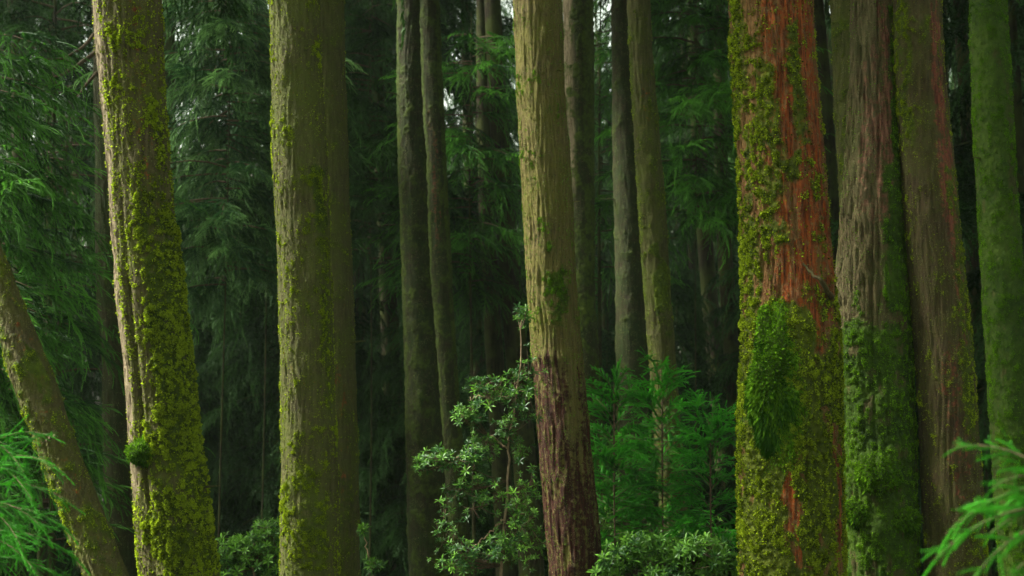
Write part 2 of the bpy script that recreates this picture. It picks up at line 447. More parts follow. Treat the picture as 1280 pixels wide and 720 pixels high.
        lift = r.gamma(1.5, .0025, n)[:, None]; P = P - nn*.002; sg = np.where(r.random(n) < .6, 1, -1)[:, None]
        a = P - dn*sg*ln*.5; c = P + dn*sg*ln*.5 + nn*lift; m_ = P + nn*lift*.25
        FV = np.stack([a - tg*wd*.5, a + tg*wd*.5, m_ + tg*wd, c + tg*wd*.35, c - tg*wd*.35, m_ - tg*wd], 1).reshape(-1, 3)
        q6 = np.arange(n)[:, None]*6; FQ = np.concatenate([q6 + np.array([[0, 1, 2, 5]]), q6 + np.array([[5, 2, 3, 4]])])
        rep = lambda v: np.repeat(v.ravel()[idx], 6)
        mesh('bark_flakes', FV, FQ, MB[mat], root, smooth=False, attrs={'moss': rep(ms)*.7, 'stain': rep(st), 'pale': rep(pl)})
    if tufts:
        r = np.random.default_rng(seed + 900); tufts = int(tufts * 2.3); tuftsize = tuftsize * (1 - .22*(tuftsize > .0125))
        w = ((mm + .16) * (1 - .92*np.clip(pl, 0, 1)) * (1 - .75*np.clip(st, 0, 1)) * (front > -.25) * ((PY > -30) & (PY < 750))).astype(float); w *= RG * np.gradient(z)[:, None] * (.04 + np.clip(.42 + l1*1.5 + mid*.8, 0, 1.6)**2)
        w = w.ravel() / w.sum(); idx = r.choice(len(w), tufts, p=w)
        Vp = V.reshape(-1, 3)[idx] - base; nn = np.stack([u.ravel()[idx], -np.cos(TH).ravel()[idx], 0*idx], 1)
        dirn = nn * r.uniform(.3, 1.0, (tufts, 1)) + r.normal(0, .45, (tufts, 3)) + np.array([0, 0, -.25])
        dirn /= np.linalg.norm(dirn, axis=1)[:, None]
        sd = np.cross(dirn, r.normal(0, 1, (tufts, 3))); sd /= np.linalg.norm(sd, axis=1)[:, None]
        s = tuftsize * r.uniform(.5, 1.3, (tufts, 1)); p0 = Vp - nn*.004
        TV = np.stack([p0, p0 + dirn*s*.55 + sd*s*.38, p0 + dirn*s, p0 + dirn*s*.55 - sd*s*.38], 1).reshape(-1, 3)
        ti = np.repeat(np.clip(r.normal(.38, .28, tufts) + .5*l1.ravel()[idx] + .35*mid.ravel()[idx], 0, 1), 4)
        mesh('moss', TV, np.arange(tufts*4).reshape(-1, 4), tuftmat or M_tuft, root, smooth=False, attrs={'tint': ti})
    xc_top = np.interp(crown_z, z, XC)
    add_crown(root, (xc_top, d, crown_z), crown, (H - crown_z + 1)/9.5, seed*1.1)
    return root, dict(z=z, XC=XC, RR=RR, d=d, base=base)

def surf(info, py, u):
    """point and normal on a trunk's front, at a photo row"""
    p, sc = at(640, py, info['d']); z = p[2]
    x = np.interp(z, info['z'], info['XC']); R = np.interp(z, info['z'], info['RR'])
    n = np.array([u, -math.sqrt(max(0, 1-u*u)), 0]); return np.array([x, info['d'], z]) + n*R, n

T = {}
T['lean'] = trunk('thin brown trunk leaning steeply left, crossing the lower left corner',
  [(300, -38, -2), (360, -10, 20), (460, 11, 61), (560, 48, 94), (720, 107, 161)], 9, 'grey', 'leaning_tree', seed=1, H=8.5, moss0=.40,
  moss=((330, 720, -1, -.2, .55), (420, 520, .2, .9, .7)), stain=((380, 700, .1, .9, .25),), tufts=7000, tuftsize=.013, crown_z=7, crown=0, rough=.9, res=.008)
T['cleft'] = trunk('thick trunk with bare pale left edge and lumpy yellow-green moss down its right',
  [(-10, 119, 197), (90, 125, 203), (180, 133, 210), (270, 140, 218), (360, 147, 227), (450, 156, 237), (540, 164, 247), (630, 171, 259), (720, 178, 272)], 10, 'grey', seed=2, moss0=.16,
  moss=((0, 140, -.5, .9, .35), (120, 200, .55, 1, .62), (200, 300, .05, 1, .55), (275, 500, .0, 1.1, 1.05), (500, 720, .05, 1.1, .85), (500, 720, -.35, .3, .62), (620, 720, -.6, 1.1, .7), (-20, 760, -1.1, -.62, -.95)),
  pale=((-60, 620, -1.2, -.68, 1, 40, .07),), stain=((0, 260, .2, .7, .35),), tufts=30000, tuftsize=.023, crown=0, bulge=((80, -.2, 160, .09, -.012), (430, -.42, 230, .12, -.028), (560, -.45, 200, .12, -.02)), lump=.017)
T['straight'] = trunk('straight olive-grey trunk with a bright moss streak on its right side',
  [(-10, 337, 400), (90, 340, 403), (180, 343, 406), (360, 347, 414), (540, 351, 419), (720, 352, 425)], 10.5, 'olive', seed=3, moss0=.27, fib=.007,
  moss=((195, 290, .55, .92, 1.0, 12, .1), (290, 520, .6, 1.0, .62), (330, 400, .1, .8, .62), (600, 720, -.9, .8, .6), (20, 120, .3, .8, .4)),
  tufts=24000, tuftsize=.012, crown=1, bulge=((90, -.35, 18, .25, .018), (350, .35, 14, .2, .03), (455, .3, 14, .2, .012)), lump=.009)
T['twin'] = trunk('brown trunk half hidden behind the straight olive-grey trunk',
  [(-10, 372, 428), (180, 380, 434), (360, 388, 441), (540, 392, 446), (720, 396, 449)], 13.5, 'olive', seed=4, moss0=.30, fib=.007,
  moss=((180, 330, -.4, .5, .35), (560, 720, -.5, 1, .5)), stain=((480, 540, .1, .8, .5), (590, 640, 0, .8, .4)), tufts=5000, tuftsize=.011, crown=2, bulge=((62, -.1, 14, .22, .05),), lump=.008)
T['behindcleft'] = trunk('dull brown trunk peeping out behind the pale left edge of the grey-edged trunk',
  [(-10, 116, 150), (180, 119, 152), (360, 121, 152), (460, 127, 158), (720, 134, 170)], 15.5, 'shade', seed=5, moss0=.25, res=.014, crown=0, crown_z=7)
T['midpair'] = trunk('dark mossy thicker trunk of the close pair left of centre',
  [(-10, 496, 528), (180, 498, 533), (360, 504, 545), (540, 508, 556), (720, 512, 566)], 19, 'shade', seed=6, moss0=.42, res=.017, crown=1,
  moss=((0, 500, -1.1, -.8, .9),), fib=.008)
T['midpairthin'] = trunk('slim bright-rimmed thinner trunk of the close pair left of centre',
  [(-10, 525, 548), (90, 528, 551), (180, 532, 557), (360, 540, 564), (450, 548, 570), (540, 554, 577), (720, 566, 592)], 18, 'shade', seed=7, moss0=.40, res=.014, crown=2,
  moss=((0, 560, .6, 1.1, .95), (0, 560, -1.1, -.75, .8)), stain=((160, 320, -.6, .3, .6),), fib=.008)
T['centre'] = trunk('tan trunk in the middle of the photo with a bare red-brown rotten lower part',
  [(-10, 641, 700), (90, 645, 704), (180, 650, 710), (360, 659, 720), (450, 665, 727), (540, 673, 737), (630, 681, 745), (720, 688, 752)], 12, 'tan', seed=8, stw=34, moss0=.20, fib=.010, res=.0085,
  moss=((330, 400, -.25, .65, .85, 26, .35), (200, 330, .1, .7, .3), (440, 760, -1.2, 1.2, -.9), (590, 680, -.1, .35, .75, 20, .15), (455, 580, .0, .6, .35)),
  stain=((456, 770, -1.3, .15, 1.1, 14, .3), (560, 770, -1.3, 1.3, 1.1, 60, .3), (470, 770, .55, 1.3, .8, 30, .2), (100, 400, -.8, .8, .12)), tufts=15000, tuftsize=.013, tuftmat=M_tuft_g, crown=0,
  bulge=((446, -.35, 7, .55, .022), (90, .35, 10, .15, .02), (48, .2, 8, .12, .016)), lump=.010)
T['palestrip'] = trunk('dark trunk with pale left edge right behind the tan middle trunk',
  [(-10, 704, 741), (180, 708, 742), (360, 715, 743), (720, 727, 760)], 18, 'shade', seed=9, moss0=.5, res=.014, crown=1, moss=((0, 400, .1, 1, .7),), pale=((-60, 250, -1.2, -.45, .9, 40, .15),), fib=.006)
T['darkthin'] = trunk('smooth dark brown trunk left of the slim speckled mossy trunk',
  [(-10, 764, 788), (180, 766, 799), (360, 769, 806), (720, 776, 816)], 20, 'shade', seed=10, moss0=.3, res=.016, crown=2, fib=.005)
T['speckled'] = trunk('slim speckled mossy trunk rising out of the young cedar bush right of centre',
  [(-10, 783, 812), (90, 789, 817), (180, 794, 825), (360, 805, 838), (450, 812, 845), (600, 822, 855), (720, 830, 866)], 15.5, 'olive', seed=11, moss0=.36, res=.011, crown=0,
  moss=((320, 400, -.4, .8, .95, 14, .2), (0, 320, -.3, .8, .35), (0, 500, -1.1, -.75, .6)), stain=((120, 170, -.3, .5, .4),), tufts=6000, tuftsize=.013, lump=.012,
  bulge=((35, .1, 7, .3, .02), (205, .1, 7, .25, .02), (62, -.3, 6, .2, .015)))
T['red'] = trunk('biggest trunk, streaked orange-red, with a thick dark green moss mat on its left side',
  [(-10, 914, 1013), (90, 918, 1018), (180, 923, 1026), (270, 928, 1034), (360, 931, 1040), (430, 930, 1044), (500, 925, 1047), (560, 925, 1049), (640, 928, 1052), (720, 928, 1054)], 10, 'red', seed=12, moss0=.24, fib=.016, res=.0085,
  moss=((0, 420, -1.1, -.72, .72), (20, 200, .1, .5, .72, 20, .15), (230, 330, .4, .75, .55, 20, .15), (60, 320, -.75, -.1, .7), (195, 235, -.4, .3, .9, 12, .15), (360, 470, -.2, 1.1, .55), (440, 760, -1.2, 1.2, 1.0, 70, .2), (380, 560, -1.2, .3, 1.1), (600, 680, -.35, -.05, -.75, 15, .1), (540, 700, .72, .9, -.7, 15, .06)),
  stain=((-40, 330, .0, .85, 1.15), (-40, 440, -.5, .95, .75), (330, 450, -.1, .6, 1.0), (590, 700, -.5, .1, .9), (540, 700, .6, 1, .8)),
  tufts=42000, tuftsize=.021, crown=0, bulge=((480, -.45, 62, .42, .03), (560, -.75, 60, .3, .02), (355, .75, 30, .12, .03), (20, -.5, 30, .3, -.02)), lump=.019, lumpf=26)
T['backmoss'] = trunk('narrow moss-filmed trunk between the orange-red trunk and the torn-bark trunk',
  [(-10, 1039, 1074), (180, 1047, 1082), (360, 1056, 1090), (720, 1068, 1104)], 14, 'olive', seed=13, moss0=.42, res=.010, crown=2, fib=.010, tufts=4000)
T['torn'] = trunk('broad trunk with torn pinkish bark above and shaggy green moss below',
  [(-10, 1066, 1118), (90, 1065, 1120), (180, 1060, 1124), (270, 1053, 1130), (360, 1046, 1134), (450, 1044, 1137), (540, 1048, 1140), (630, 1052, 1142), (720, 1054, 1143)], 11, 'moss', seed=14, moss0=.12, fib=.020, res=.0085,
  moss=((30, 370, .45, 1.2, .95, 30, .15), (205, 420, .1, 1.1, .95, 30, .25), (400, 760, -1.2, 1.2, 1.05, 80, .2), (120, 330, -.9, .0, -.4)),
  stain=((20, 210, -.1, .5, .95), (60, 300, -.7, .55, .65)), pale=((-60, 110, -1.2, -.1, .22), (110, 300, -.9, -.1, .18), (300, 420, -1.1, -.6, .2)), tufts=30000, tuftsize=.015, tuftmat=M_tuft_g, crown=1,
  bulge=((590, -.2, 26, .45, .10), (655, -.35, 14, .3, .05), (648, .55, 12, .22, .06), (500, .1, 14, .3, .03), (430, -.6, 22, .3, .03), (560, .4, 14, .3, .03), (60, -.1, 240, .05, -.03), (350, -.25, 200, .05, -.025)), lump=.017, lumpf=26)
T['rusty'] = trunk('grey-brown trunk with a long rusty bare stripe, left of the evenly moss-covered trunk',
  [(-10, 1117, 1176), (90, 1121, 1180), (180, 1127, 1187), (270, 1131, 1196), (360, 1138, 1206), (450, 1146, 1215), (540, 1151, 1222), (630, 1155, 1227), (720, 1158, 1231)], 10.8, 'brown', seed=15, moss0=.25, fib=.009, res=.0085,
  moss=((-20, 200, -1.1, -.5, .6), (200, 460, .35, 1, .62), (300, 460, .7, 1.1, .8), (430, 560, .2, .9, .6), (0, 60, -.5, .3, .6), (640, 720, .2, 1.1, .6)),
  stain=((20, 300, .15, .75, 1.0), (120, 420, .3, .7, .75), (420, 620, -.4, .4, .5)), tufts=15000, tuftsize=.014, crown=2, bulge=((132, .5, 8, .14, .025), (268, -.3, 12, .2, .03), (40, -.3, 14, .3, .02)), lump=.011)
T['velvet'] = trunk('slender trunk wrapped evenly in velvety green moss near the right edge',
  [(-10, 1212, 1256), (180, 1218, 1266), (360, 1230, 1280), (540, 1240, 1291), (720, 1250, 1304)], 13, 'velvet', seed=16, moss0=.85, fib=.004, res=.0095,
  moss=((-60, 760, -1.2, 1.2, 1.0), (120, 260, .3, .9, -.5, 40, .3)), tufts=36000, tuftsize=.0124, tuftmat=M_tuft_g, crown=0, lump=.008, lumpf=20)

# --- pieces growing on the trunks
def hair_mat_part(info, root, rows, name, n, size, mat, seed, up=0.03):
    """hanging moss strands over a bulge; rows = (py0, py1, u0, u1)"""
    r = np.random.default_rng(seed); py0, py1, u0, u1 = rows; P, D, S, TI = [], [], [], []
    for _ in range(n):
        a, b = r.normal(-.05, .5), r.normal(0, .52)
        a += .12*math.sin(b*7 + seed) + .1*math.sin(b*17); wd = (.35 + .65*min(1, (a+1)*1.1)) * (1 + .2*math.sin(a*9 + seed))
        if abs(b) > wd or abs(a) > 1: continue
        b2 = b/max(wd, .2)
        py = (py0+py1)/2 + a*(py1-py0)/2; u = (u0+u1)/2 + b*(u1-u0)/2; u = max(-.99, min(.99, u + r.normal(0, .02)))
        p, nn = surf(info, py, u); k = max(0, 1 - a*a*.9) * max(0, 1 - b2*b2)
        P.append(p + nn * (up * k + r.uniform(0, .018))); D.append(nn*r.uniform(.2, .7) + np.array([r.normal(0, .35), r.normal(0, .2), -1 + r.normal(0, .3)]))
        S.append(size * r.uniform(.5, 1.4)); TI.append(np.clip(.5 - .3*a + r.normal(0, .25), 0, 1))
    P, D, S, TI = map(np.array, (P, D, S, TI)); n = len(S); D /= np.linalg.norm(D, axis=1)[:, None]
    sd = np.cross(D, r.normal(0, 1, (n, 3))); sd /= np.linalg.norm(sd, axis=1)[:, None]; S = S[:, None]
    TV = np.stack([P - sd*S*.10, P + D*S*.5 - sd*S*.13 , P + D*S, P + D*S*.5 + sd*S*.13], 1).reshape(-1, 3) - info['base']
    mesh(name, TV, np.arange(n*4).reshape(-1, 4), mat, root, smooth=False, attrs={'tint': np.repeat(TI, 4)})

def cushion(info, root, py, u, w, h, dep, name, mat, seed, m_=5000, ts=.016, hang=-.2):
    r = np.random.default_rng(seed); p, nn = surf(info, py, u)
    a, b = np.meshgrid(np.linspace(0, 2*np.pi, 120, endpoint=False), np.linspace(0, np.pi, 90))
    x, y, z = np.cos(a)*np.sin(b), np.sin(a)*np.sin(b), np.cos(b)
    k = 1 + .30*pn(x*1.8, y*1.8, z*1.8 + seed, seed) + .12*pn(x*5, y*5, z*5, seed)
    V = np.stack([x*w*k, y*dep*k, z*h*k*np.where(z > 0, 1.15, .8)], -1).reshape(-1, 3) + p - nn*dep*.25 - info['base']
    i = np.arange(89)[:, None]*120; j = np.arange(120)[None]; kk = (j+1) % 120
    Qd = np.stack([i+j, i+kk, i+120+kk, i+120+j], -1).reshape(-1, 4)
    n = len(V)
    o = mesh(name, V, Qd, mat, root, attrs={'moss': np.ones(n), 'stain': np.zeros(n), 'pale': np.zeros(n)})
    wq = np.sin(b).ravel() + 1e-4; idx = r.choice(n, m_, p=wq/wq.sum()); c = p - nn*dep*.25 - info['base']
    P = V[idx] + r.normal(0, .004, (m_, 3)); D = (V[idx] - c); D /= np.linalg.norm(D, axis=1)[:, None] + 1e-6
    D = D + r.normal(0, .4, (m_, 3)) + [0, 0, hang]; sd = np.cross(D, r.normal(0, 1, (m_, 3))); sd /= np.linalg.norm(sd, axis=1)[:, None]
    s = ts * r.uniform(.5, 1.2, (m_, 1))
    TV = np.stack([P, P + D*s*.5 + sd*s*.3, P + D*s, P + D*s*.5 - sd*s*.3], 1).reshape(-1, 3)
    mesh('moss', TV, np.arange(m_*4).reshape(-1, 4), M_tuft_g, o, smooth=False, attrs={'tint': np.repeat(np.clip(r.uniform(-.1, .6, m_) + .3*(V[idx][:, 2] - c[2])/h + .35*pn(V[idx][:, 0]*14, V[idx][:, 1]*14, V[idx][:, 2]*9, seed), 0, 1), 4)})

root, info = T['red']
cushion(info, root, 490, -.46, .165, .50, .12, 'moss_mound', MB['velvet'], 5, 34000, .024, -1.0)
hair_mat_part(info, root, (385, 590, -.9, .12), 'moss_fringe', 16000, .022, M_tuft_g, 5, .035)
root, info = T['cleft']
cushion(info, root, 566, -.52, .105, .085, .10, 'moss_cushion', MB['velvet'], 3)
root, info = T['torn']
cushion(info, root, 592, -.25, .15, .16, .15, 'moss_mound', MB['velvet'], 7, 7000, .020, -.6)
cushion(info, root, 648, .5, .11, .10, .10, 'moss_mound', MB['velvet'], 8, 4000, .020, -.6)
cushion(info, root, 640, -.72, .10, .11, .09, 'moss_mound', MB['velvet'], 9, 4000, .020, -.6)

def stubs(key, lst):
    root, info = T[key]
    for (py, u, L, up) in lst:
        p, nn = surf(info, py, u); t = np.linspace(0, 1, 7)[:, None]; e = p + nn*L + np.array([0, 0, up*L])
        P = (p - nn*.03)*(1-t) + e*t + np.array([0, 0, -.15*L])*t*t; V, Qd = tube(P, .5*(.012 + L*.06)*(1.2 - .85*t[:, 0]), 7); n = len(V)
        mesh('branch_stub', V - info['base'], Qd, root.children[0].data.materials[0], root, attrs={'moss': np.full(n, .45), 'stain': np.zeros(n), 'pale': np.zeros(n)})
stubs('straight', [(92, .55, .06, .3), (305, .95, .10, .2), (352, .2, .05, -.2)])
stubs('cleft', [(80, -.1, .05, .2), (610, .99, .12, .3)])
stubs('centre', [(48, .4, .07, .3), (92, .7, .09, -.1), (255, .95, .08, .3)])
stubs('rusty', [(130, .6, .06, .2), (262, -.2, .06, -.2), (470, .6, .07, .5)])
stubs('midpair', [(120, -.95, .2, .3), (300, .2, .08, .1)]); stubs('midpairthin', [(160, .95, .18, .4), (330, .9, .14, .2)])
stubs('speckled', [(60, -.3, .06, .2), (210, .2, .05, 0), (300, .95, .12, .3)]); stubs('darkthin', [(100, .9, .3, .3), (250, -.95, .25, .1)])
stubs('twin', [(70, -.2, .08, .2), (430, .9, .16, .3)]); stubs('velvet', [(200, -.9, .10, .2), (420, .5, .06, .2)]); stubs('palestrip', [(60, .95, .22, .3), (190, .9, .15, -.1)])

def twig(root, info, pts, r0_, name='twig', mat=None):
    """pts: (px, py, y) list"""
    P = np.array([at(*p)[0] for p in pts]); t = np.linspace(0, 1, len(P)); tt = np.linspace(0, 1, 14)
    P = np.stack([np.interp(tt, t, P[:, c]) for c in range(3)], 1); P[1:-1] += rng.normal(0, .006, (12, 3))
    V, Qd = tube(P, r0_*(1.05 - .85*tt), 6); mesh(name, V - np.array(root.location), Qd, mat or M_twig, root)
r_, i_ = T['red']
twig(r_, i_, [(1040, 372, 9.75), (1028, 352, 9.62), (1012, 338, 9.66), (1000, 322, 9.7)], .02, 'dead_twig', MB['brown'])
r_, i_ = T['behindcleft']
twig(r_, i_, [(122, 62, 15.4), (104, 78, 15), (84, 90, 14.8), (66, 97, 14.6), (46, 116, 14.5)], .026, 'dead_branch')
twig(r_, i_, [(121, 40, 15.4), (100, 62, 15), (80, 72, 14.8), (58, 74, 14.6)], .02, 'dead_branch')
twig(r_, i_, [(122, 90, 15.4), (108, 105, 15.1), (100, 118, 15), (88, 124, 14.8)], .018, 'dead_branch')
r_, i_ = T['lean']
twig(r_, i_, [(70, 545, 8.85), (62, 548, 8.7), (52, 556, 8.6)], .008, 'dead_twig')

# ------------------------------------------------------------------ far cedars: three prototypes, copied
def far_proto(seed, H, rad, z0, nl, len0, fs, per, mat=M_cedar_shade):
    r = np.random.default_rng(seed)
    (bv, bq), (fv, ft, fti) = limbs_tree(r, H, z0, H - .5, nl, len0, .5, 'far', fs, per, .3, None, .06)
    z = np.concatenate([np.linspace(-.6, 10, 70), np.linspace(10.4, H, 24)]); seg = 18; th = np.linspace(0, 2*np.pi, seg, endpoint=False)
    TH, ZZ = np.meshgrid(th, z)
    R = rad * (1 - .85*np.clip(ZZ/H, 0, 1)) * (1 + .35*np.exp(-np.clip(ZZ, 0, 9)*1.8)) + .012*pn(np.cos(TH)*5, np.sin(TH)*5, ZZ*1.2, seed)
    cx = .12*np.sin(ZZ*.35 + seed)
    V = np.stack([cx + R*np.cos(TH), R*np.sin(TH), ZZ], -1).reshape(-1, 3); nr = len(z)
    i = np.arange(nr-1)[:, None]*seg; j = np.arange(seg)[None]; k = (j+1) % seg
    Qd = np.stack([i+j, i+k, i+seg+k, i+seg+j], -1).reshape(-1, 4)
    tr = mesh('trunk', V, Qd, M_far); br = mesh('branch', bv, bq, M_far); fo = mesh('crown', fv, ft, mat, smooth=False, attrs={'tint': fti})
    data = [(o.name.split('.')[0], o.data) for o in (tr, br, fo)]
    for o in (tr, br, fo): bpy.data.objects.remove(o)
    return data
PROTO = [far_proto(60, 21, .22, 7.0, 66, 2.8, 1.5, 7.5), far_proto(61, 19, .18, 4.5, 74, 2.6, 1.3, 7.5), far_proto(62, 23, .26, 9.0, 60, 3.0, 1.6, 7.5),
         far_proto(63, 9, .032, .3, 96, 2.0, 1.0, 8),
         far_proto(64, 24, .22, 14.5, 44, 2.4, 1.5, 6)]

def far_tree(px, Yd, kind, label, group, s=1.0, lean=0.0, name='cedar_tree'):
    p, _ = at(px, 300, Yd); x = p[0]; gz = float(ground_z(x, Yd))
    x -= math.tan(lean) * (p[2] - gz)
    root = empty(name, (x, Yd, gz), label, 'tree', group)
    root.rotation_euler = (0, lean, rng.uniform(0, .01)); root.scale = (s, s, s)
    rz = rng.uniform(0, 6.28)
    for n, d in PROTO[kind]:
        o = bpy.data.objects.new(n, d); C.objects.link(o); o.parent = root; o.rotation_euler = (0, 0, rz)
    return root

LEAN = -math.radians(2.5)
ord_ = ['leftmost', 'second from left', 'third from left', 'fourth from left', 'fifth from left', 'sixth from left', 'seventh from left', 'eighth from left', 'ninth from left']
GAPS = [ # px range, phrase
 (-200, 120, 'left of the grey-edged trunk'), (190, 340, 'between grey-edged and straight olive trunks'),
 (425, 497, 'just left of the close pair'), (560, 645, 'between close pair and tan trunk'),
 (735, 916, 'between tan and orange-red trunks'), (1015, 1060, 'behind orange-red and torn-bark trunks'),
 (1175, 1500, 'behind the evenly moss-covered right trunk')]
spec = [ # px, Y, kind, scale
 (222, 24, 4, .9), (262, 40, 4, 1), (306, 44, 2, 1),
 (480, 30, 2, 1.0), (448, 42, 0, 1), (466, 60, 1, 1.1), (436, 56, 2, 1),
 (615, 26, 4, .95), (637, 23, 4, 1.0), (592, 33, 4, 1.0), (603, 62, 1, 1), (628, 70, 0, 1),
 (886, 34, 4, 1.2), (912, 29, 4, 1), (866, 46, 2, 1), (755, 44, 1, .9), (742, 58, 1, 1), (850, 60, 0, 1), (900, 66, 2, 1.1),
 (1034, 24, 4, .85), (1048, 45, 2, 1), (1190, 30, 4, .9), (1211, 25, 4, .9), (1276, 22, 1, 1.0), (1203, 50, 1, 1.1), (1290, 40, 0, 1.1),
 (20, 28, 4, 1), (62, 36, 4, 1), (95, 48, 4, 1), (40, 58, 0, 1.1), (-30, 40, 1, 1), (1340, 33, 1, 1), (1385, 45, 2, 1)]
per_gap = {}
for s_ in spec:
    for gi, (a, b, ph) in enumerate(GAPS):
        if a <= s_[0] <= b: per_gap.setdefault(gi, []).append(s_); break
for gi, lst in per_gap.items():
    lst.sort(); ph = GAPS[gi][2]
    for q, (px, Yd, kd, sc) in enumerate(lst):
        far_tree(px, Yd, kd, f'{ord_[q]} of the far cedars {ph}', f'far cedars {ph}', sc, LEAN * rng.uniform(.4, 1.3))
under = [(612, 38), (596, 41), (325, 38), (345, 41), (845, 38), (270, 38), (-120, 30), (0, 33), (90, 30), (240, 31), (300, 35), (345, 30), (430, 28), (475, 36), (520, 27), (585, 33), (640, 30), (700, 33), (760, 30), (830, 31), (900, 36), (960, 29), (1030, 32), (1110, 29), (1160, 34), (1215, 31), (1290, 30), (1380, 33),
         (-60, 46), (60, 45), (200, 44), (330, 46), (410, 43), (500, 46), (560, 44), (660, 46), (730, 43), (800, 46), (870, 44), (940, 46), (1060, 44), (1130, 46), (1200, 44), (1270, 46), (1360, 44)]
for px, Yd in under:
    far_tree(px, Yd + rng.uniform(-1, 1), 3, 'low dark young cedar in the gloom behind the big trunks', 'understory cedars in the gloom', rng.uniform(.8, 1.1), 0, 'young_cedar')
# the wood behind on the rising slope, plus unseen trees added to block light
rr_ = np.random.default_rng(11)
fv, ft, fti = None, None, None
def wood_mass():
    """far-off wood on the slope as one mass, plus unseen light-blocking trees round the camera"""
    tV, tQ, fo = [], [], []; (bv, bq), f0 = limbs_tree(np.random.default_rng(91), 14, 1.5, 14, 34, 3.0, .8, 'far', 2.4, 2.2, .3)
    n = 0
    for Yd in (74, 84, 95, 108, 140, 180):
        for px in np.arange(-330 - Yd, 1640 + Yd, 118 + rr_.uniform(-10, 10)):
            pxx = px + rr_.uniform(-50, 50)
            short = 150 < pxx < 360 or 540 < pxx < 700 or 20 < pxx < 110 or 1170 < pxx < 1230
            p, _ = at(pxx, 300, Yd); yd = Yd + rr_.uniform(-3, 3)
            if Yd > 120 and (205 < pxx < 300 or 40 < pxx < 110 or 1180 < pxx < 1225): continue
            yd += 0; gz = float(ground_z(p[0], yd)); s = rr_.uniform(1.0, 1.5) * (.45 if short and Yd < 120 else 1)
            V, Qd = tube(np.array([[p[0], yd, gz-.5], [p[0]-.3, yd, gz+8], [p[0]-.4, yd, gz+17*s]]), [.28*s, .2*s, .03], 8); tV.append((V, Qd))
            a = rr_.uniform(0, 6.28); c, sn = math.cos(a), math.sin(a); R = np.array([[[c, -sn, 0], [sn, c, 0], [0, 0, 1.15]]])
            fo.append(place(f0, R, np.array([s]), np.array([[p[0]-.2, yd, gz]])))
            n += 1
    for q in range(34):  # unseen trees added beside and behind the camera to block skylight
        a = math.radians(rr_.uniform(118, 422)); rad_ = 7 + 22*math.sqrt((q + .5)/34); x, y = rad_*math.cos(a - math.pi), rad_*math.sin(a - math.pi)
        x, y = rad_*math.sin(a), rad_*math.cos(a)
        if y > 0 and (abs(x) < y*.42 + 7 or x < 0 and y > 6): continue
        gz = float(ground_z(x, y)); s = rr_.uniform(1.0, 1.4); tV.append(tube(np.array([[x, y, gz-.4], [x-.2, y, gz+8], [x-.3, y, gz+17*s]]), [.26*s, .2*s, .03], 10))
        c, sn = math.cos(a*3), math.sin(a*3); fo.append(place(f0, np.array([[[c, -sn, 0], [sn, c, 0], [0, 0, 1.0]]]), np.array([s*.95]), np.array([[x-.2, y, gz + 4.5]])))
    for q in range(110):  # more unseen trees added out of frame at both sides to cut the sun
        y = rr_.uniform(12, 72); x = -(y*.42 + 5 + rr_.uniform(0, 22)) * (1 if q % 4 else -1)
        if x < 0 and (y < 15 or 19 < y < 24): continue  # openings kept among the added trees to let bands of sun through
        gz = float(ground_z(x, y)); s = rr_.uniform(1.1, 1.5)
        tV.append(tube(np.array([[x, y, gz-.4], [x-.2, y, gz+8], [x-.3, y, gz+17*s]]), [.26*s, .2*s, .03], 10))
        c, sn = math.cos(q), math.sin(q); fo.append(place(f0, np.array([[[c, -sn, 0], [sn, c, 0], [0, 0, 1.0]]]), np.array([s]), np.array([[x-.2, y, gz + 2.5]])))
    V, Qd = join(tV); o = mesh('wood', V, Qd, M_far)
    tag(o, kind='stuff', label='dark wood filling the far slope, with unseen light-blocking trees added round the camera', cat='wood')
    a, b, c = merge(fo); mesh('foliage', a, b, M_cedar_shade, o, smooth=False, attrs={'tint': c}); return n
wood_mass()

# ------------------------------------------------------------------ young cedars with drooping sprays
def young(px, Yd, label, seed, H, z0, nl, len0, len1, fs, per, lod, mat, group=None, azf=None, rad=.05, zpix=None, start=.2, droop=.2, top=None, name='young_cedar'):
    p, _ = at(px, 400, Yd); x = p[0]; gz = float(ground_z(x, Yd)); r = np.random.default_rng(seed)
    za = at(px, z0, Yd)[0][2] - gz; zb = at(px, H, Yd)[0][2] - gz
    (bv, bq), (fv, ft, fti) = limbs_tree(r, zb, za, zb, nl, len0, len1, lod, fs, per, droop, azf, start)
    root = empty(name, (x, Yd, gz), label, 'tree', group)
    ts = np.linspace(0, 1, 14); htop = zb * (1.04 if top is None else top)
    tv, tq = tube(np.stack([.04*np.sin(ts*5 + seed), .04*np.cos(ts*4), -.1 + ts*htop], 1), rad*(1.04 - .9*ts), 10)
    mesh('trunk', tv, tq, M_far, root); mesh('branch', bv, bq, M_twig, root)
    mesh('foliage', fv, ft, mat, root, smooth=False, attrs={'tint': fti}); return root

